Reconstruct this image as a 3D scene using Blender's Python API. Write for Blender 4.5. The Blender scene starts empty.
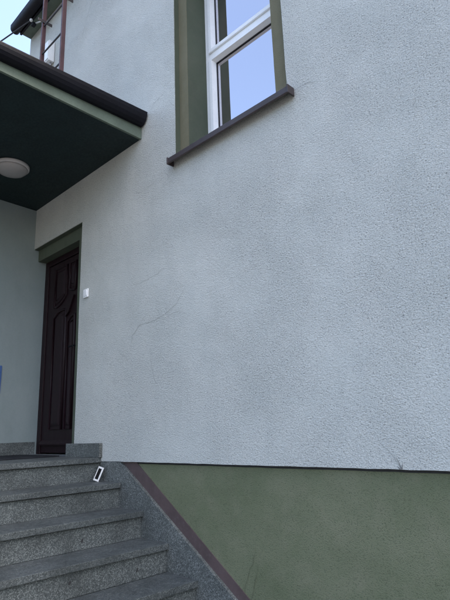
import bpy, bmesh, math, random
from mathutils import Vector, Matrix, noise
random.seed(7)
S = bpy.context.scene
C = S.collection
# ------------------------------------------------------------------ camera
cam = bpy.data.cameras.new('camera'); camo = bpy.data.objects.new('camera', cam); C.objects.link(camo)
YAW, PITCH, ROLL = 0.7732, 0.2497, -0.0357
fw = Vector((-math.sin(YAW), math.cos(YAW), 0)); rt = Vector((math.cos(YAW), math.sin(YAW), 0)); up = Vector((0, 0, 1))
f2 = math.cos(PITCH)*fw + math.sin(PITCH)*up; u2 = -math.sin(PITCH)*fw + math.cos(PITCH)*up
r3 = math.cos(ROLL)*rt + math.sin(ROLL)*u2; u3 = -math.sin(ROLL)*rt + math.cos(ROLL)*u2
M = Matrix((r3, u3, -f2)).transposed().to_4x4(); M.translation = (5.0159, -2.3735, 0.1693)
camo.matrix_world = M
cam.sensor_fit = 'HORIZONTAL'; cam.sensor_width = 36; cam.lens = 36*510.5452/450
cam.clip_start = 0.02; cam.clip_end = 2000
S.camera = camo
# ------------------------------------------------------------------ sky, sun, exposure
SUN_EL, SUN_ROT = math.radians(50), math.radians(64)
w = bpy.data.worlds.new('World'); S.world = w; w.use_nodes = True
nt = w.node_tree; bg = nt.nodes['Background']
sky = nt.nodes.new('ShaderNodeTexSky'); sky.sky_type = 'NISHITA'; sky.sun_disc = False
sky.sun_elevation = SUN_EL; sky.sun_rotation = SUN_ROT
sky.air_density = 1.0; sky.dust_density = 5.0; sky.ozone_density = 1.0
nt.links.new(sky.outputs[0], bg.inputs[0]); bg.inputs[1].default_value = 0.15
sl = bpy.data.lights.new('sun', 'SUN'); sl.energy = 1.2; sl.angle = math.radians(12); sl.color = (1, .96, .9)
so = bpy.data.objects.new('sun', sl); C.objects.link(so)
sd = Vector((math.sin(SUN_ROT)*math.cos(SUN_EL), math.cos(SUN_ROT)*math.cos(SUN_EL), math.sin(SUN_EL)))
so.rotation_euler = (-sd).to_track_quat('-Z', 'Y').to_euler(); so.location = (0, 0, 20)
vs = S.view_settings; vs.view_transform = 'Standard'; vs.look = 'None'; vs.exposure = 2.14; vs.gamma = 1; vs.use_curve_mapping = False

# ------------------------------------------------------------------ materials
class NT:
    def __init__(s, name):
        m = bpy.data.materials.new(name); m.use_nodes = True; s.m = m; s.t = m.node_tree
        s.b = s.t.nodes['Principled BSDF']; s.co = s.n('ShaderNodeTexCoord').outputs['Object']
    def n(s, typ, **kw):
        x = s.t.nodes.new(typ)
        for k, v in kw.items(): setattr(x, k, v)
        return x
    def link(s, a, b): s.t.links.new(a, b)
    def mapping(s, scale=(1, 1, 1), rot=(0, 0, 0)):
        x = s.n('ShaderNodeMapping'); x.inputs['Scale'].default_value = scale; x.inputs['Rotation'].default_value = rot
        s.link(s.co, x.inputs['Vector']); return x.outputs[0]
    def noise(s, scale, detail=4, rough=.55, vec=None, dist=0.0):
        x = s.n('ShaderNodeTexNoise'); x.inputs['Scale'].default_value = scale; x.inputs['Detail'].default_value = detail
        x.inputs['Roughness'].default_value = rough; x.inputs['Distortion'].default_value = dist
        s.link(vec or s.co, x.inputs['Vector']); return x.outputs['Fac']
    def vor(s, scale, feature='F1', out='Distance', vec=None):
        x = s.n('ShaderNodeTexVoronoi', feature=feature); x.inputs['Scale'].default_value = scale
        s.link(vec or s.co, x.inputs['Vector']); return x.outputs[out]
    def ramp(s, fac, stops):
        x = s.n('ShaderNodeValToRGB'); e = x.color_ramp.elements
        while len(e) < len(stops): e.new(.5)
        for el, (p, c) in zip(e, stops):
            el.position = p; el.color = (c, c, c, 1) if not isinstance(c, tuple) else (*c, 1)
        s.link(fac, x.inputs[0]); return x.outputs[0]
    def mix(s, fac, a, b, mode='MIX'):
        x = s.n('ShaderNodeMix', data_type='RGBA', blend_type=mode)
        for sock, v in ((x.inputs[0], fac), (x.inputs[6], a), (x.inputs[7], b)):
            if hasattr(v, 'links'): s.link(v, sock)
            elif isinstance(v, tuple): sock.default_value = (*v, 1)
            else: sock.default_value = v
        return x.outputs[2]
    def math(s, op, a, b=0.0):
        x = s.n('ShaderNodeMath', operation=op)
        for sock, v in ((x.inputs[0], a), (x.inputs[1], b)):
            if hasattr(v, 'links'): s.link(v, sock)
            else: sock.default_value = v
        return x.outputs[0]
    def bump(s, h, strength=.3, dist=.01, prev=None):
        x = s.n('ShaderNodeBump'); x.inputs['Strength'].default_value = strength; x.inputs['Distance'].default_value = dist
        s.link(h, x.inputs['Height'])
        if prev is not None: s.link(prev, x.inputs['Normal'])
        return x.outputs[0]
    def done(s, col, rough=.8, normal=None, metal=0.0, spec=.5):
        for sock, v in ((s.b.inputs['Base Color'], col), (s.b.inputs['Roughness'], rough)):
            if hasattr(v, 'links'): s.link(v, sock)
            elif isinstance(v, tuple): sock.default_value = (*v, 1)
            else: sock.default_value = v
        s.b.inputs['Metallic'].default_value = metal; s.b.inputs['Specular IOR Level'].default_value = spec
        if normal is not None: s.link(normal, s.b.inputs['Normal'])
        return s.m

def stucco():
    t = NT('stucco')
    grain = t.noise(135, 3, .65, dist=.4)
    worm = t.noise(85, 2, .5, vec=t.mapping((.75, 1, 1.25)), dist=.9)
    coarse = t.ramp(t.noise(1.1, 4, .6), [(.36, .55), (.58, 1.0)])           # trowelled smooth in places
    patch = t.noise(1.3, 6, .65)
    patch2 = t.noise(4.5, 6, .68, dist=.4)
    streak = t.noise(2.6, 5, .68, vec=t.mapping((2.0, 1, .45)))
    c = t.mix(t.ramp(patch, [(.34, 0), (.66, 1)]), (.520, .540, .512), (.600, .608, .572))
    c = t.mix(t.ramp(streak, [(.44, 0), (.76, .38)]), c, (.470, .492, .470))
    c = t.mix(t.ramp(patch2, [(.48, 0), (.76, .35)]), c, (.640, .645, .610))
    c = t.mix(t.ramp(patch2, [(.26, .35), (.44, 0)]), c, (.455, .475, .455))
    pits = t.ramp(grain, [(.33, 1), (.46, 0)])
    c = t.mix(t.math('MULTIPLY', t.math('MULTIPLY', pits, .75), coarse), c, (.13, .135, .135))
    c = t.mix(t.math('MULTIPLY', t.ramp(grain, [(.57, 0), (.70, .7)]), coarse), c, (.78, .79, .755))
    h = t.math('MULTIPLY', t.math('ADD', t.math('MULTIPLY', grain, .8), t.math('MULTIPLY', worm, .7)), coarse)
    b = t.bump(h, 1.0, .012)
    b = t.bump(t.noise(3.2, 3, .5), .35, .03, b)
    return t.done(c, .92, b, spec=.25)
def smooth_render(name, c1, c2, c3, bs=.25, spec=.3, smap=((3.0, 1, .3), (0, 0, 0)), sk=.72, speck=.35):
    t = NT(name)
    a = t.noise(1.6, 6, .62); b_ = t.noise(7, 5, .6); g = t.noise(180, 3, .6)
    st = t.noise(3, 5, .65, vec=t.mapping(*smap))
    c = t.mix(t.ramp(a, [(.35, 0), (.68, 1)]), c1, c2)
    c = t.mix(t.ramp(b_, [(.45, 0), (.8, .55)]), c, c3)
    c = t.mix(t.ramp(st, [(.5, 0), (.8, .4)]), c, tuple(v*sk for v in c1))
    c = t.mix(t.ramp(g, [(.32, speck), (.46, 0)]), c, tuple(v*.5 for v in c1))
    n = t.bump(t.math('ADD', g, t.math('MULTIPLY', b_, .8)), bs, .006)
    return t.done(c, .85, n, spec=spec)
def granite(name, dark, mid, light, rough=.55, wear=.3, k=1.0):
    t = NT(name)
    v = t.vor(210*k, out='Color'); sep = t.n('ShaderNodeSeparateColor'); t.link(v, sep.inputs[0]); r = sep.outputs[0]
    v2 = t.noise(300*k, 3, .7); big = t.noise(4, 5, .6); mot = t.noise(22, 4, .65)
    c = t.ramp(r, [(0, dark), (.28, dark), (.36, mid), (.74, mid), (.82, light), (1, light)])
    c = t.mix(t.ramp(v2, [(.34, .8), (.48, 0)]), c, tuple(x*.5 for x in dark))
    c = t.mix(t.ramp(v2, [(.56, 0), (.70, .6)]), c, light)
    c = t.mix(t.ramp(mot, [(.42, 0), (.72, wear)]), c, tuple(x*1.15 for x in mid))
    c = t.mix(t.ramp(big, [(.38, .45), (.6, 0)]), c, tuple(x*.75 for x in dark))
    n = t.bump(t.math('ADD', v2, mot), .22, .003)
    return t.done(c, t.ramp(mot, [(.3, rough-.12), (.7, rough+.15)]), n, spec=.45)
def paint(name, col, rough=.5, metal=0.0, var=.12, spec=.5, bump=.06, dirt=None):
    t = NT(name)
    a = t.noise(6, 5, .6); g = t.noise(60, 4, .6)
    c = t.mix(t.ramp(a, [(.35, 0), (.7, 1)]), tuple(v*(1-var) for v in col), tuple(min(1, v*(1+var)) for v in col))
    if dirt: c = t.mix(t.ramp(g, [(.5, 0), (.75, .5)]), c, dirt)
    n = t.bump(g, bump, .004)
    return t.done(c, t.ramp(g, [(.3, max(.05, rough-.1)), (.7, min(1, rough+.12))]), n, metal, spec)
def wood_dark():
    t = NT('stained_wood')
    g = t.noise(9, 6, .65, vec=t.mapping((9, 9, .5)), dist=.8); f = t.noise(60, 3, .6, vec=t.mapping((4, 4, .25)))
    c = t.mix(g, (.009, .0036, .0055), (.022, .0095, .0125))
    c = t.mix(t.ramp(f, [(.45, 0), (.7, .4)]), c, (.004, .003, .004))
    return t.done(c, t.ramp(g, [(.3, .38), (.7, .52)]), t.bump(f, .12, .003), spec=.22)
def glass():
    t = NT('window_glass'); o = t.t.nodes['Material Output']
    gl = t.n('ShaderNodeBsdfGlossy'); gl.inputs['Roughness'].default_value = .004; gl.inputs['Color'].default_value = (.88, .84, .88, 1)
    tr = t.n('ShaderNodeBsdfTransparent'); tr.inputs['Color'].default_value = (.72, .76, .75, 1)
    lw = t.n('ShaderNodeFresnel'); lw.inputs['IOR'].default_value = 1.5
    wv = t.noise(1.1, 1, .4); bp = t.bump(wv, .02, .02); t.link(bp, gl.inputs['Normal'])
    fac = t.math('ADD', t.math('MULTIPLY', lw.outputs[0], 1.3), .62)
    m = t.n('ShaderNodeMixShader'); t.link(fac, m.inputs[0]); t.link(tr.outputs[0], m.inputs[1]); t.link(gl.outputs[0], m.inputs[2])
    t.link(m.outputs[0], o.inputs[0]); return t.m
def plain(name, col, rough=.5, metal=0.0, spec=.5): return paint(name, col, rough, metal, .05, spec, .02)

MT = dict(
    stucco=stucco(),
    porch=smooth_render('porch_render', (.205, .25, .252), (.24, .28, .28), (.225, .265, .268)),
    green=smooth_render('green_paint', (.074, .090, .064), (.092, .110, .078), (.108, .114, .086)),
    olive=smooth_render('olive_band_render', (.150, .140, .086), (.188, .173, .110), (.205, .188, .13), .8),
    plinth=smooth_render('plinth_render', (.128, .148, .084), (.180, .192, .120), (.228, .222, .152), .8, smap=((.6, 1, 1.6), (0, .7, 0)), sk=.85, speck=.7),
    soffit=paint('soffit_paint', (.011, .022, .024), .6, var=.15, spec=.3),
    fascia=paint('fascia_paint', (.108, .142, .110), .7, var=.15, dirt=(.10, .12, .09)),
    purple=paint('brown_band_paint', (.085, .057, .054), .75, var=.2, dirt=(.13, .10, .10), bump=.2),
    riser=granite('granite_riser', (.036, .043, .043), (.088, .102, .102), (.205, .225, .22), .65, .45, .95),
    tread=granite('granite_tread', (.034, .041, .042), (.078, .091, .092), (.17, .185, .183), .5, .35, 1.05),
    stringer=granite('granite_panel', (.050, .055, .052), (.118, .127, .117), (.255, .265, .25), .65, .45, .95),
    gutter=paint('dark_gutter_metal', (.0075, .0078, .012), .6, var=.2, spec=.18),
    sill=paint('brown_sill_metal', (.048, .036, .036), .55, var=.2, dirt=(.08, .07, .068)),
    white=paint('white_plastic', (.86, .865, .87), .32, var=.03, bump=.01),
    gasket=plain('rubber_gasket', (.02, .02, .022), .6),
    spacer=plain('spacer_bar', (.55, .56, .58), .35),
    glass=glass(), wood=wood_dark(),
    red=paint('oxide_red_paint', (.062, .023, .028), .5, var=.25, dirt=(.07, .03, .03), bump=.15),
    rung=paint('dark_steel', (.03, .025, .027), .5, var=.3),
    lampglass=paint('frosted_glass', (.34, .325, .32), .35, var=.05, bump=.01),
    lampbase=paint('lamp_rim_enamel', (.46, .44, .43), .4, var=.08),
    concrete=smooth_render('ground_concrete', (.085, .085, .082), (.125, .122, .115), (.105, .105, .10), .4),
    roof=paint('roof_tile', (.055, .045, .045), .7, var=.3, bump=.3),
    bitumen=paint('bitumen_felt', (.03, .03, .034), .9, var=.3, bump=.3),
    mat=paint('doormat_fibre', (.022, .024, .028), .95, var=.3, bump=.6, spec=.1),
    blue=paint('blue_enamel', (.05, .11, .28), .35, var=.05),
    black=plain('black_plastic', (.008, .008, .009), .7, spec=.1),
    crack=plain('crack_line', (.345, .36, .345), .95, spec=.1),
    gcrack=plain('plinth_crack_line', (.122, .130, .084), .95, spec=.1),
    dirt=plain('dirt_stain', (.19, .19, .185), .95, spec=.1),
    cable=plain('black_cable', (.02, .02, .022), .6),
    room=plain('room_plaster', (.16, .16, .16), .9), porcelain=plain('white_porcelain', (.62, .62, .61), .3),
    steel=paint('galvanised_steel', (.32, .33, .34), .45, .8),
)
# ------------------------------------------------------------------ builders
def link(name, bm, mat, parent=None, smooth=False):
    me = bpy.data.meshes.new(name); bmesh.ops.recalc_face_normals(bm, faces=bm.faces); bm.to_mesh(me); bm.free()
    me.materials.append(MT[mat])
    if smooth: me.polygons.foreach_set('use_smooth', [True]*len(me.polygons)); me.update()
    o = bpy.data.objects.new(name, me); C.objects.link(o)
    if parent: o.parent = parent; o.matrix_parent_inverse = parent.matrix_basis.inverted()
    return o
def empty(name, label, cat, loc=(0, 0, 0), group=None, kind=None):
    o = bpy.data.objects.new(name, None); C.objects.link(o); o.location = loc; o.empty_display_size = .1
    tag(o, label, cat, group, kind); return o
def tag(o, label=None, cat=None, group=None, kind=None):
    for k, v in (('label', label), ('category', cat), ('group', group), ('kind', kind)):
        if v: o[k] = v
    return o
def box(x0, x1, y0, y1, z0, z1, bev=0.0, seg=2, bm=None):
    b = bmesh.new()
    bmesh.ops.create_cube(b, size=1, matrix=Matrix.Translation(((x0+x1)/2, (y0+y1)/2, (z0+z1)/2)) @ Matrix.Diagonal((x1-x0, y1-y0, z1-z0, 1)))
    if bev: bmesh.ops.bevel(b, geom=b.edges[:], offset=bev, segments=seg, affect='EDGES', profile=.6)
    if bm is None: return b
    me = bpy.data.meshes.new('t'); b.to_mesh(me); b.free(); bm.from_mesh(me); bpy.data.meshes.remove(me); return bm
def prism(pts, axis, a, b, bm=None, bev=0.0):
    """polygon pts (2D) extruded along axis from a to b; axis 'y': pts=(x,z); 'x': pts=(y,z); 'z': pts=(x,y)"""
    m = bmesh.new()
    def P(p, v): return {'y': (p[0], v, p[1]), 'x': (v, p[0], p[1]), 'z': (p[0], p[1], v)}[axis]
    A = [m.verts.new(P(p, a)) for p in pts]; B = [m.verts.new(P(p, b)) for p in pts]
    m.faces.new(A); m.faces.new(B[::-1]); n = len(pts)
    for i in range(n): m.faces.new((A[i], A[(i+1) % n], B[(i+1) % n], B[i]))
    if bev: bmesh.ops.bevel(m, geom=m.edges[:], offset=bev, segments=2, affect='EDGES', profile=.6)
    if bm is None: return m
    me = bpy.data.meshes.new('t'); m.to_mesh(me); m.free(); bm.from_mesh(me); bpy.data.meshes.remove(me); return bm
def tube(pts, r, bm=None, n=8, closed=False):
    bm = bm or bmesh.new(); pts = [Vector(p) for p in pts]; rings = []; N = len(pts)
    for i, p in enumerate(pts):
        if closed: d = pts[(i+1) % N]-pts[i-1]
        else: d = (pts[min(i+1, N-1)]-pts[max(i-1, 0)])
        d.normalize(); a = Vector((0, 0, 1)) if abs(d.z) < .9 else Vector((0, 1, 0))
        u = d.cross(a).normalized(); v = d.cross(u)
        rings.append([bm.verts.new(p+r*(math.cos(6.28319*k/n)*u+math.sin(6.28319*k/n)*v)) for k in range(n)])
    for i in range(N if closed else N-1):
        A, B = rings[i], rings[(i+1) % N]
        for k in range(n): bm.faces.new((A[k], A[(k+1) % n], B[(k+1) % n], B[k]))
    if not closed: bm.faces.new(rings[0][::-1]); bm.faces.new(rings[-1])
    return bm
def lathe(prof, c, seg=40):
    bm = bmesh.new(); rings = []
    for r, z in prof:
        rings.append([bm.verts.new((c[0]+r*math.cos(6.28319*k/seg), c[1]+r*math.sin(6.28319*k/seg), c[2]+z)) for k in range(seg)])
    for A, B in zip(rings, rings[1:]):
        for k in range(seg): bm.faces.new((A[k], A[(k+1) % seg], B[(k+1) % seg], B[k]))
    bm.faces.new(rings[0][::-1]); bm.faces.new(rings[-1]); return bm
def breaks(a, b, step, extra):
    s = {a, b} | {e for e in extra if a < e < b}; k = sorted(s); out = []
    for p, q in zip(k, k[1:]):
        n = max(1, round((q-p)/step)); out += [p+(q-p)*i/n for i in range(n)]
    return out+[b]
def holed_wall(x0, x1, z0, z1, y0, y1, holes, step=.06, jit=.0025):
    """wall slab facing -y with rectangular openings, slightly uneven arrises"""
    xs = breaks(x0, x1, step, [h for H in holes for h in H[:2]]); zs = breaks(z0, z1, step, [h for H in holes for h in H[2:]])
    bm = bmesh.new(); F = {}; B = {}
    def inh(x, z): return any(a < x < b and c < z < d for a, b, c, d in holes)
    def solid(i, j):
        if i < 0 or j < 0 or i >= len(xs)-1 or j >= len(zs)-1: return False
        return not inh((xs[i]+xs[i+1])/2, (zs[j]+zs[j+1])/2)
    def V(D, i, j, y):
        if (i, j) not in D:
            edge = not all(solid(i+a, j+b) for a in (-1, 0) for b in (-1, 0))
            n = noise.noise_vector(Vector((xs[i]*9, zs[j]*9, 3.1))); n2 = noise.noise(Vector((xs[i]*1.5, zs[j]*1.5, .4)))
            e = jit if edge else 0
            D[i, j] = bm.verts.new((xs[i]+n.x*e, y+(n2*jit*.8 if y == y0 else 0), zs[j]+n.z*e))
        return D[i, j]
    for i in range(len(xs)-1):
        for j in range(len(zs)-1):
            if not solid(i, j): continue
            q = [(i, j), (i+1, j), (i+1, j+1), (i, j+1)]
            bm.faces.new([V(F, *k, y0) for k in q]); bm.faces.new([V(B, *k, y1) for k in q[::-1]])
            for (a, b, n) in ((q[0], q[1], (i, j-1)), (q[1], q[2], (i+1, j)), (q[2], q[3], (i, j+1)), (q[3], q[0], (i-1, j))):
                if not solid(*n): bm.faces.new((V(F, *a, y0), V(B, *a, y1), V(B, *b, y1), V(F, *b, y0)))
    return bm
def ribbon(pts, wid, plane, v, seed=0):
    """thin uneven crack/stain line lying on a wall; pts are (x,z)"""
    rnd = random.Random(seed); P = []
    for (a, b) in zip(pts, pts[1:]):
        n = max(2, int(math.dist(a, b)/.02))
        for k in range(n):
            f = k/n; P.append(Vector((a[0]+(b[0]-a[0])*f+rnd.gauss(0, .003), a[1]+(b[1]-a[1])*f+rnd.gauss(0, .003))))
    P.append(Vector(pts[-1])); bm = bmesh.new(); L = []; N = len(P)
    for i, p in enumerate(P):
        d = (P[min(i+1, N-1)]-P[max(i-1, 0)]).normalized(); nn = Vector((-d.y, d.x))
        t = wid*.5*(math.sin(math.pi*min(1, max(0.03, (i+.3)/N)))**.5)*rnd.uniform(.4, 1.2)
        L.append((bm.verts.new((p.x+nn.x*t, v, p.y+nn.y*t)), bm.verts.new((p.x-nn.x*t, v, p.y-nn.y*t))))
    for A, B in zip(L, L[1:]): bm.faces.new((A[0], A[1], B[1], B[0]))
    return bm

GZ = -1.47
# ------------------------------------------------------------------ ground
g = link('ground', box(-300, 300, -300, 300, GZ-.5, GZ), 'concrete'); tag(g, kind='structure')

# ------------------------------------------------------------------ house
XL = -.249; XE = -.744; XR = 9.0; ZE = 5.34
house = empty('house', 'house with pale grey grainy rendered wall, green plinth and upstairs window', 'house', (0, 0, GZ))
ST = .05
door_hole = (-.30, .782, -.2, 2.2); win_hole = (2.205, 3.330, 2.300, 4.30)
wall = link('rendered_wall', holed_wall(XE, XR, -.039, ZE, 0, ST-.001, [(-.30, .782, -.039, 2.2), win_hole]), 'stucco', house)
inner = link('green_surround', holed_wall(XE+.02, XR-.02, -.06, ZE, ST+.003, .30, [(-.26, .645, -.06, 2.066), (2.312, 3.20, 2.335, 4.18)], .2, .001), 'green', house)
link('window_band', holed_wall(2.19, 3.345, 2.29, 4.315, ST, ST+.0025, [(2.312, 3.20, 2.335, 4.18)], .05, .0015), 'olive', house)
for (a, b, c, d) in ((2.2055, 2.2095, 2.301, 4.295), (3.3255, 3.3295, 2.301, 4.295), (2.210, 3.325, 4.2955, 4.2995)):
    link('reveal_lining', box(a, b, .003, ST-.0005, c, d), 'green', house)
link('reveal_lining', box(-.29, .781, .003, ST-.0005, 2.194, 2.199), 'green', house)
link('reveal_lining', box(.7765, .7815, .003, ST-.0005, -.03, 2.1935), 'green', house)
link('shadow_line_strip', box(XE+.03, XR-.04, .034, .048, -.0545, -.0395), 'gasket', house)  # dark-coloured strip standing in for the shadow line under the stucco edge
plinth = link('plinth', holed_wall(XE+.02, XR-.03, GZ-.05, -.054, .03, .29, [], .08, .003), 'plinth', house)
link('side_wall', box(XE+.003, XE+.25, .302, 8, GZ, ZE), 'stucco', house)
link('side_wall', box(XR-.25, XR-.003, .302, 8, GZ, ZE), 'stucco', house)
link('back_wall', box(XE, XR, 8.002, 8.3, GZ, ZE), 'stucco', house)
link('floor_slab', box(XE+.26, XR-.26, .31, 7.99, 1.2, 1.3), 'room', house)
link('attic_floor', box(XE+.26, XR-.26, .31, 7.99, 5.0, 5.1), 'room', house)
link('room_wall', box(1.2, 1.3, .31, 4, 1.31, 4.99), 'room', house)
link('room_wall', box(4.6, 4.7, .31, 4, 1.31, 4.99), 'room', house)
link('room_wall', box(1.31, 4.59, 3.9, 4, 1.31, 4.99), 'room', house)
# door recess back
link('hall_wall', box(-.6, 1.19, .9, 1.0, -.2, 2.6), 'room', house)
# roof and eave
roof = link('roof', prism([(-.18, ZE+.03), (-.18, ZE+.14), (4.15, ZE+2.55), (8.6, ZE+.14), (8.6, ZE+.03), (4.15, ZE+2.40)], 'x', XE, XR+.1), 'roof', house)
link('gable_wall', prism([(.0, ZE+.002), (8.29, ZE+.002), (4.15, ZE+2.33)], 'x', XE+.01, XE+.2), 'stucco', roof)
link('eave_soffit', box(XE+.004, XR, -.125, -.002, ZE-.03, ZE+.025), 'fascia', roof)
link('eave_fascia', box(XE, XR, -.150, -.1255, ZE-.045, ZE+.10), 'gutter', roof)
gp = [(-.152, ZE+.03)]+[(-.21+.058*math.cos(a), ZE-.005+.058*math.sin(a)) for a in [math.radians(d) for d in range(0, -181, -15)]]+[(-.268, ZE+.045), (-.262, ZE+.045)]
gp += [(-.21+.052*math.cos(a), ZE-.005+.052*math.sin(a)) for a in [math.radians(d) for d in range(-180, 1, 15)]]
link('gutter', prism(gp, 'x', XE-.02, XR), 'gutter', roof)
# window
win = link('window', box(2.312, 2.375, .266, .345, 2.335, 4.18, .004), 'white', house)      # left jamb carries the rest
tag(win, 'white plastic window with two stacked sashes')
W0, W1, Z0, Z1 = 2.312, 3.20, 2.335, 4.18; ZT = 3.285
link('frame', box(3.137, W1-.001, .266, .345, Z0, Z1, .004), 'white', win)
link('frame', box(2.3755, 3.1365, .266, .345, Z0+.001, Z0+.07, .004), 'white', win)
link('frame', box(2.3755, 3.1365, .266, .345, Z1-.07, Z1-.001, .004), 'white', win)
link('transom', box(2.3755, 3.1365, .266, .345, ZT-.035, ZT+.035, .004), 'white', win)
def sash(za, zb):
    x0, x1 = 2.362, 3.150; y0, y1 = .250, .2655; r = .048
    ox = [(x0, za), (x1, za), (x1, zb), (x0, zb)]; ix = [(x0+r, za+r), (x1-r, za+r), (x1-r, zb-r), (x0+r, zb-r)]
    bm = bmesh.new()
    b = .012                                        # sloped glazing bead
    ring = [ox, ox, [(x0+.004, za+.004), (x1-.004, za+.004), (x1-.004, zb-.004), (x0+.004, zb-.004)],
            [(x0+r-.014, za+r-.014), (x1-r+.014, za+r-.014), (x1-r+.014, zb-r+.014), (x0+r-.014, zb-r+.014)], ix, ix]
    ys = [y1, y0+.004, y0, y0, y0+.04, y0+.07]
    R = [[bm.verts.new((p[0], y, p[1])) for p in rg] for rg, y in zip(ring, ys)]
    for A, B in zip(R, R[1:]):
        for k in range(4): bm.faces.new((A[k], A[(k+1) % 4], B[(k+1) % 4], B[k]))
    s = link('sash', bm, 'white', win)
    gk = bmesh.new(); q = r-.001; e = .006
    for (a, b2, c, d) in ((x0+q, x0+q+e, za+q, zb-q), (x1-q-e, x1-q, za+q, zb-q), (x0+q+e, x1-q-e, za+q, za+q+e), (x0+q+e, x1-q-e, zb-q-e, zb-q)):
        box(a, b2, y0+.044, y0+.05, c, d, bm=gk)
    link('gasket', gk, 'gasket', win)
    sp = bmesh.new(); q = r+.006; e = .012
    for (a, b2, c, d) in ((x0+q, x0+q+e, za+q, zb-q), (x1-q-e, x1-q, za+q, zb-q), (x0+q+e, x1-q-e, za+q, za+q+e), (x0+q+e, x1-q-e, zb-q-e, zb-q)):
        box(a, b2, y0+.058, y0+.068, c, d, bm=sp)
    link('spacer', sp, 'spacer', win)
    link('pane', box(x0+r-.004, x1-r+.004, y0+.052, y0+.056, za+r-.004, zb-r+.004), 'glass', win)
sash(Z0+.045, ZT-.024); sash(ZT+.024, Z1-.045)
# sill: folded sheet with turned-up ends
sl_ = link('window_sill', prism([(.25, 2.345), (-.062, 2.268), (-.068, 2.262), (-.068, 2.223), (-.060, 2.215), (-.056, 2.218), (-.062, 2.226), (-.062, 2.258), (.25, 2.337)], 'x', 2.19, 3.375), 'sill', house)
tag(sl_, 'dark brown folded metal window sill')
for x in (2.178, 3.3755): link('end_cap', box(x, x+.0115, -.072, -.003, 2.214, 2.274, .004), 'sill', sl_)
# ------------------------------------------------------------------ porch: side wall and canopy (parts of the house)
KC = .0297; ZC = 2.668; XC = 1.752; YO = -3.2  # YO: canopy and side wall lengthened out of view to deepen the porch shade
def zc(y): return ZC-KC*y
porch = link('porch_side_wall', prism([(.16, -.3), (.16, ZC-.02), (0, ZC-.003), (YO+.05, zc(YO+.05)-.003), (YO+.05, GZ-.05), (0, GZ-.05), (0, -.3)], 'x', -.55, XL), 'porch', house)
tag(porch, 'smooth grey-green rendered side wall of the porch')
can = link('canopy', prism([(-.002, ZC), (YO, zc(YO)), (YO, 2.80), (-.002, 2.83)], 'x', -.56, XC-.022), 'soffit', house)
tag(can, 'flat porch canopy with dark green soffit')
link('canopy_fascia', prism([(-.003, ZC-.004), (YO, zc(YO)-.004), (YO, 2.80), (-.003, 2.84)], 'x', XC-.0215, XC), 'fascia', can)
link('canopy_roof_felt', prism([(-.003, 2.8305), (YO, 2.8005), (YO, 2.825), (-.003, 2.86)], 'x', -.58, XC-.023), 'bitumen', can)
# dark gutter profile along the free edge
gb = bmesh.new(); prof = [(XC+.001, .0), (XC+.030, -.002), (XC+.058, .012), (XC+.080, .038), (XC+.094, .072), (XC+.099, .104), (XC+.099, 1), (XC+.001, 1)]
A = []; B = []
for (x, dz) in prof:
    A.append(gb.verts.new((x, -.012, 2.772+dz if dz != 1 else 2.877))); B.append(gb.verts.new((x, YO, 2.775+dz*.34 if dz != 1 else 2.828)))
gb.faces.new(A); gb.faces.new(B[::-1])
for i in range(len(prof)): j = (i+1) % len(prof); gb.faces.new((A[i], A[j], B[j], B[i]))
link('canopy_gutter', gb, 'gutter', can)
# ------------------------------------------------------------------ door (part of the house)
YD = .143
door = link('door', box(-.165, .575, YD+.012, YD+.055, .012, 1.995, .003), 'wood', house); tag(door, 'dark stained carved wooden front door')
link('frame', box(XL+.002, -.170, YD, .24, .0, 2.065, .006), 'wood', door)
link('frame', box(.580, .644, YD, .24, .0, 2.065, .006), 'wood', door)
link('frame', box(-.1695, .5795, YD, .24, 2.0, 2.065, .006), 'wood', door)
link('threshold', box(XL+.004, .643, .06, .24, -.03, -.001, .004), 'steel', door)
link('weather_bar', prism([(YD+.011, .135), (YD-.018, .10), (YD-.018, .085), (YD+.011, .085)], 'x', -.155, .565), 'wood', door)
def panel(out):
    """raised panel with a rounded moulding along the outline (x,z)"""
    n = len(out); cx = sum(p[0] for p in out)/n; cz = sum(p[1] for p in out)/n
    m = tube([(x, YD+.008, z) for x, z in out], .0135, n=8, closed=True)
    mo = link('moulding', m, 'wood', door, True)
    def ins(d):
        r = []
        for i, (x, z) in enumerate(out):
            a = Vector(out[i-1]); b = Vector(out[i]); c = Vector(out[(i+1) % n])
            n1 = Vector((-(b-a).y, (b-a).x)).normalized(); n2 = Vector((-(c-b).y, (c-b).x)).normalized()
            nn = (n1+n2); k = nn.length_squared/2
            r.append(b+nn*(d/max(.4, k)))
        return r
    bm = bmesh.new(); R = []
    for d, y in ((.034, YD+.013), (.036, YD+.006), (.060, YD-.004)):
        R.append([bm.verts.new((p.x, y, p.y)) for p in ins(d)])
    for A_, B_ in zip(R, R[1:]):
        for k in range(n): bm.faces.new((A_[k], A_[(k+1) % n], B_[(k+1) % n], B_[k]))
    bm.faces.new(R[-1]); link('panel', bm, 'wood', door)
def arc(p, q, bulge, n=8):
    p = Vector(p); q = Vector(q); d = q-p; nn = Vector((-d.y, d.x))
    return [tuple(p+d*(i/n)+nn*bulge*4*(i/n)*(1-i/n)) for i in range(n+1)]
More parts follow.
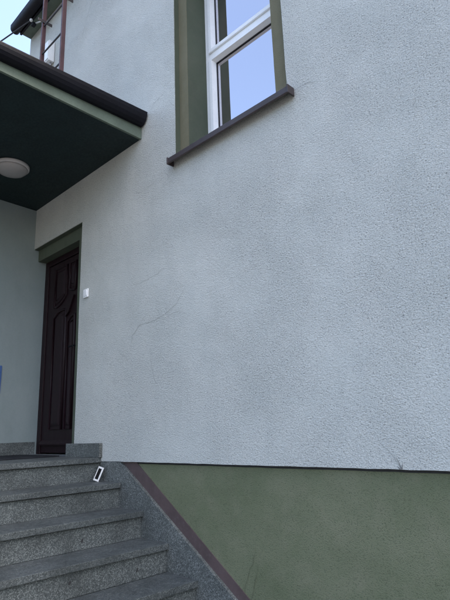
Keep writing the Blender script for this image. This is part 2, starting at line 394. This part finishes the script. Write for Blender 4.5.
# counter-clockwise outlines
panel(arc((-.005, 1.50), (.245, 1.60), -.10)+[(.245, 1.93), (-.005, 1.93)])
panel(arc((.300, 1.655), (.430, 1.625), -.08)+[(.430, 1.93), (.300, 1.93)])
panel([(-.005, .235), (.245, .235)]+arc((.245, 1.44), (-.005, 1.385), -.12))
panel([(.300, .235), (.430, .235)]+arc((.430, 1.36), (.300, 1.30), -.12))
loz = bmesh.new()
prism([(.27, 1.36), (.335, 1.40), (.425, 1.56), (.36, 1.52)], 'y', YD+.0115, YD-.012, loz); link('carved_lozenge', loz, 'wood', door)
hd = bmesh.new(); tube([(.535, YD+.011, 1.02), (.535, YD-.045, 1.02), (.43, YD-.045, 1.02)], .009, hd); box(.515, .555, YD+.004, YD+.0115, .93, 1.13, .003, bm=hd)
link('handle', hd, 'gutter', door)
# ------------------------------------------------------------------ stairs
stairs = empty('entrance_stairs', 'grey speckled granite stairs climbing along the wall to the porch', 'stairs', (2.3, -.9, GZ))
XN, TR, RI, NT_ = 1.224, .287, .1822, .040; SW = -2.0
N = 8
def ztop(i): return -.0091-i*RI
link('landing', box(XL+.001, XN, SW, -.001, ztop(0)-NT_, ztop(0), .004), 'tread', stairs)
link('landing_base', box(XL+.002, XN-.040, SW+.01, -.0005, GZ-.02, ztop(0)-NT_-.0005), 'riser', stairs)
for i in range(1, N):
    x1 = XN+i*TR; x0 = x1-TR-.027
    link('tread', box(x0, x1, SW, .0015, ztop(i)-NT_, ztop(i), .004), 'tread', stairs)
for i in range(1, N+1):
    x = XN+(i-1)*TR-.030; zb_ = ztop(i) if i < N else GZ
    link('riser', box(x-.010, x+.0005, SW+.01, .001, zb_+.0004 if i < N else GZ-.02, ztop(i-1)-NT_-.006), 'riser', stairs)
for i in range(1, N):
    link('step_core', box(XN+(i-1)*TR-.0565, XN+i*TR-.0575, SW+.012, -.001, GZ-.02, ztop(i)-NT_-.001), 'riser', stairs)
# granite skirting panel against the plinth (its top edge follows the flight)
x_lo = 3.65
def zs(x): return -.0405-.626*(x-1.487)
link('stringer', prism([(.85, -.0405), (1.487, -.0405), (x_lo, zs(x_lo)), (x_lo, GZ), (2.6, GZ), (.85, -.42)], 'y', .003, .0295, bev=.003), 'stringer', stairs)
bandm = link('painted_band', prism([(1.40, -.0405), (1.675, -.0405), (3.95, -.0405-.664*2.275), (3.72, GZ+.02), (1.40, -.10)], 'y', .0255, .0305), 'purple', house)
tag(bandm, 'brown painted band sloping along the stairs')
link('skirting', box(.690, 1.240, -.030, -.0005, ztop(0)-.0, .103, .004), 'stringer', stairs)
link('skirting', box(XL+.0005, XL+.022, SW+.05, .118, ztop(0)-.0, .122, .004), 'riser', stairs)
# ------------------------------------------------------------------ cracks and stains on the wall
for k, (pts, wd) in enumerate([
    ([(1.643, 1.362), (1.76, 1.352), (1.874, 1.366), (1.97, 1.376), (2.064, 1.40)], .006),
    ([(1.62, .86), (1.65, .938), (1.744, 1.005), (1.90, 1.005), (2.061, 1.036), (2.2, 1.09), (2.304, 1.20)], .007),
    ([(1.876, .80), (1.90, .66), (1.938, .552), (1.974, .512)], .005),
    ([(.70, 4.609), (.776, 4.743), (.85, 4.83), (.95, 5.05)], .006), ([(.60, 4.42), (.66, 4.52), (.70, 4.609)], .005),
    ([(1.86, 2.875), (1.93, 2.93), (2.05, 2.95)], .006), ([(3.385, 2.262), (3.46, 2.262), (3.56, 2.235)], .005),
    ([(3.822, -.036), (3.80, .0), (3.755, .055), (3.72, .09)], .006),
    ([(1.60, 2.24), (1.72, 2.16), (1.83, 2.15), (1.95, 2.19)], .004), ([(1.744, 1.005), (1.80, 1.06), (1.87, 1.09)], .004), ([(2.061, 1.036), (2.14, 1.02), (2.25, 1.03)], .004)]):
    link('hairline_crack', ribbon(pts, wd*.55, 'y', -.0022, k), 'crack', wall)
st_ = bmesh.new()
for k, (dx, dz, a, l, wd) in enumerate([(0, -.037, 1.9, .035, .012), (.002, -.037, 1.35, .028, .010), (-.006, -.037, 2.4, .020, .008), (-.010, -.006, 2.0, .03, .005)]):
    d = Vector((math.cos(a), math.sin(a))); n_ = Vector((-d.y, d.x))
    P = [Vector((3.822+dx, dz))+d*l*f+n_*wd*.5*s_*random.uniform(.5, 1.1)*(1-f*.8) for f, s_ in ((0, 1), (.35, 1), (.7, 1), (1, .3), (1, -.3), (.7, -1), (.35, -1), (0, -1))]
    st_.faces.new([st_.verts.new((p.x, -.0030-.0003*k, p.y)) for p in P])
link('dirt_stain', st_, 'dirt', wall)
for k, (pts, wd) in enumerate([([(2.72, -.86), (2.749, -.726), (2.80, -.62), (2.839, -.543), (2.85, -.48)], .003), ([(2.79, -.86), (2.802, -.769), (2.84, -.66), (2.86, -.588)], .0035)]):
    link('hairline_crack', ribbon(pts, wd, 'y', .0268, 40+k), 'gcrack', plinth)
# dark chips on the risers
for k, (st, y, z, h) in enumerate(((2, -.47, -.500, .030), (3, -.235, -.680, .030), (3, -.71, -.655, .022))):
    bm = bmesh.new(); x = XN+st*TR-.0285; rr = random.Random(k)
    bm.faces.new([bm.verts.new((x, y+(.0085*rr.uniform(.5, 1.2)*math.cos(a)+.35*h*.5*math.sin(a)), z+h*.5*rr.uniform(.7, 1.1)*math.sin(a))) for a in [q*.698 for q in range(9)]])
    link('chip', bm, 'gasket', stairs)
# ------------------------------------------------------------------ things
lamp = empty('ceiling_lamp', 'round white ceiling lamp under the dark porch canopy', 'lamp', (.53, -.62, zc(-.62)))
LC = (.53, -.62, zc(-.62))
link('base', lathe([(.150, -.001), (.158, -.006), (.158, -.030), (.150, -.036), (.02, -.036)], LC), 'lampbase', lamp, True)
link('lamp_shade', lathe([(.144, -.0365), (.140, -.050), (.120, -.070), (.085, -.085), (.04, -.092), (.01, -.093)], LC), 'lampglass', lamp, True)

sw = empty('doorbell', 'small white square bell switch on the wall beside the door', 'doorbell', (.912, 0, 1.40))
link('plate', box(.872, .952, -.016, -.003, 1.402, 1.484, .004), 'white', sw)
link('button', prism([(-.016, 1.415), (-.016, 1.471), (-.0245, 1.471), (-.0195, 1.415)], 'x', .886, .938, bev=.002), 'white', sw)

mat_ = link('doormat', box(-.20, .60, -1.05, -.04, ztop(0)+.0005, ztop(0)+.014, .004), 'mat'); tag(mat_, 'dark flat doormat on the porch landing before the door', 'doormat')

bp_ = empty('wall_plate', 'blue plate at the left edge on the porch side wall', 'plate', (XL, -.42, .60))
link('backing', box(XL+.0005, XL+.012, -.60, -.266, .60, .885, .005, 3), 'blue', bp_)
link('border', box(XL+.0122, XL+.0145, -.588, -.282, .615, .870), 'blue', bp_)

# small white-framed thing leaning in the corner of the second step
fr = empty('small_frame', 'small white metal frame leaning in the corner of the second step', 'frame', (1.30, -.065, ztop(1)))
def leanbox(x0, x1, z0, z1, y0, y1, bm): box(x0, x1, y0, y1, z0, z1, .0015, bm=bm)
fb = bmesh.new()
for a in ((-.022, -.0155, 0, .112), (.010, .022, 0, .112), (-.0153, .0098, 0, .014), (-.0153, .0098, .098, .112)): leanbox(a[0], a[1], a[2], a[3], -.006, .006, fb)
pb = bmesh.new(); leanbox(-.015, .0095, .0145, .0975, -.001, .004, pb)
L = Matrix.Translation((1.272, -.075, ztop(1)+.007)) @ Matrix.Rotation(math.radians(52), 4, 'Z') @ Matrix.Rotation(math.radians(22), 4, 'Y') @ Matrix.Rotation(math.radians(-8), 4, 'X')
fb.transform(L); pb.transform(L)
link('rim', fb, 'porcelain', fr); link('insert', pb, 'black', fr)

# ladder fixed in front of the eave, standing on the canopy roof
lad = empty('roof_ladder', 'dark red metal ladder rising from the canopy roof to the eave', 'ladder', (.6, -.32, 2.84))
RX = (.358, .822)
for x in RX: link('rail', box(x-.012, x+.012, -.343, -.299, 2.846, 6.2, .003), 'red', lad)
for k in range(9): z = 4.575-.366*(k-3); link('rung', tube([(RX[0]+.0122, -.321, z), (RX[1]-.0122, -.321, z)], .009, n=10), 'rung', lad)
for x in RX: link('bracket', box(x+.0145, x+.022, -.40, -.235, 4.605, 4.64, .002), 'rung', lad)
for x in RX: link('bracket', box(x+.0145, x+.022, -.344, -.0005, 3.2, 3.235, .002), 'rung', lad)

mb = empty('meter_box', 'small white box on the upper wall behind the ladder', 'box', (-.08, 0, 4.55))
link('case', box(-.19, -.02, -.075, -.003, 4.52, 4.80, .006), 'white', mb)
link('lid', box(-.183, -.027, -.086, -.0755, 4.535, 4.79, .004), 'white', mb)
link('conduit', tube([(-.06, -.03, 4.519), (-.06, -.03, 4.40), (-.06, -.012, 4.36)], .012), 'steel', mb)

ins = empty('cable_insulator', 'white insulator with clamp under the eave at the house corner', 'insulator', (-.14, 0, 5.14))
link('arm', tube([(-.14, -.002, 5.13), (-.19, -.083, 5.19), (-.335, -.135, 5.20)], .009), 'porcelain', ins, True)
link('clamp', box(-.375, -.315, -.165, -.120, 5.17, 5.205, .006), 'gutter', ins)
link('knob', lathe([(.004, -.018), (.016, -.013), (.020, 0), (.016, .013), (.004, .018)], (-.315, -.19, 5.205), 16), 'porcelain', ins, True)
P0 = Vector((-.315, -.19, 5.205)); P1 = Vector((-11.9, -3.27, 5.6))
cb = []
for i in range(25):
    t = i/24; q = P0+(P1-P0)*t; q.z -= .35*4*t*(1-t); cb.append(q)
co = link('service_cable', tube(cb, .009, n=8), 'cable', None, True); tag(co, 'black overhead cable running from the eave out of the frame', 'cable')
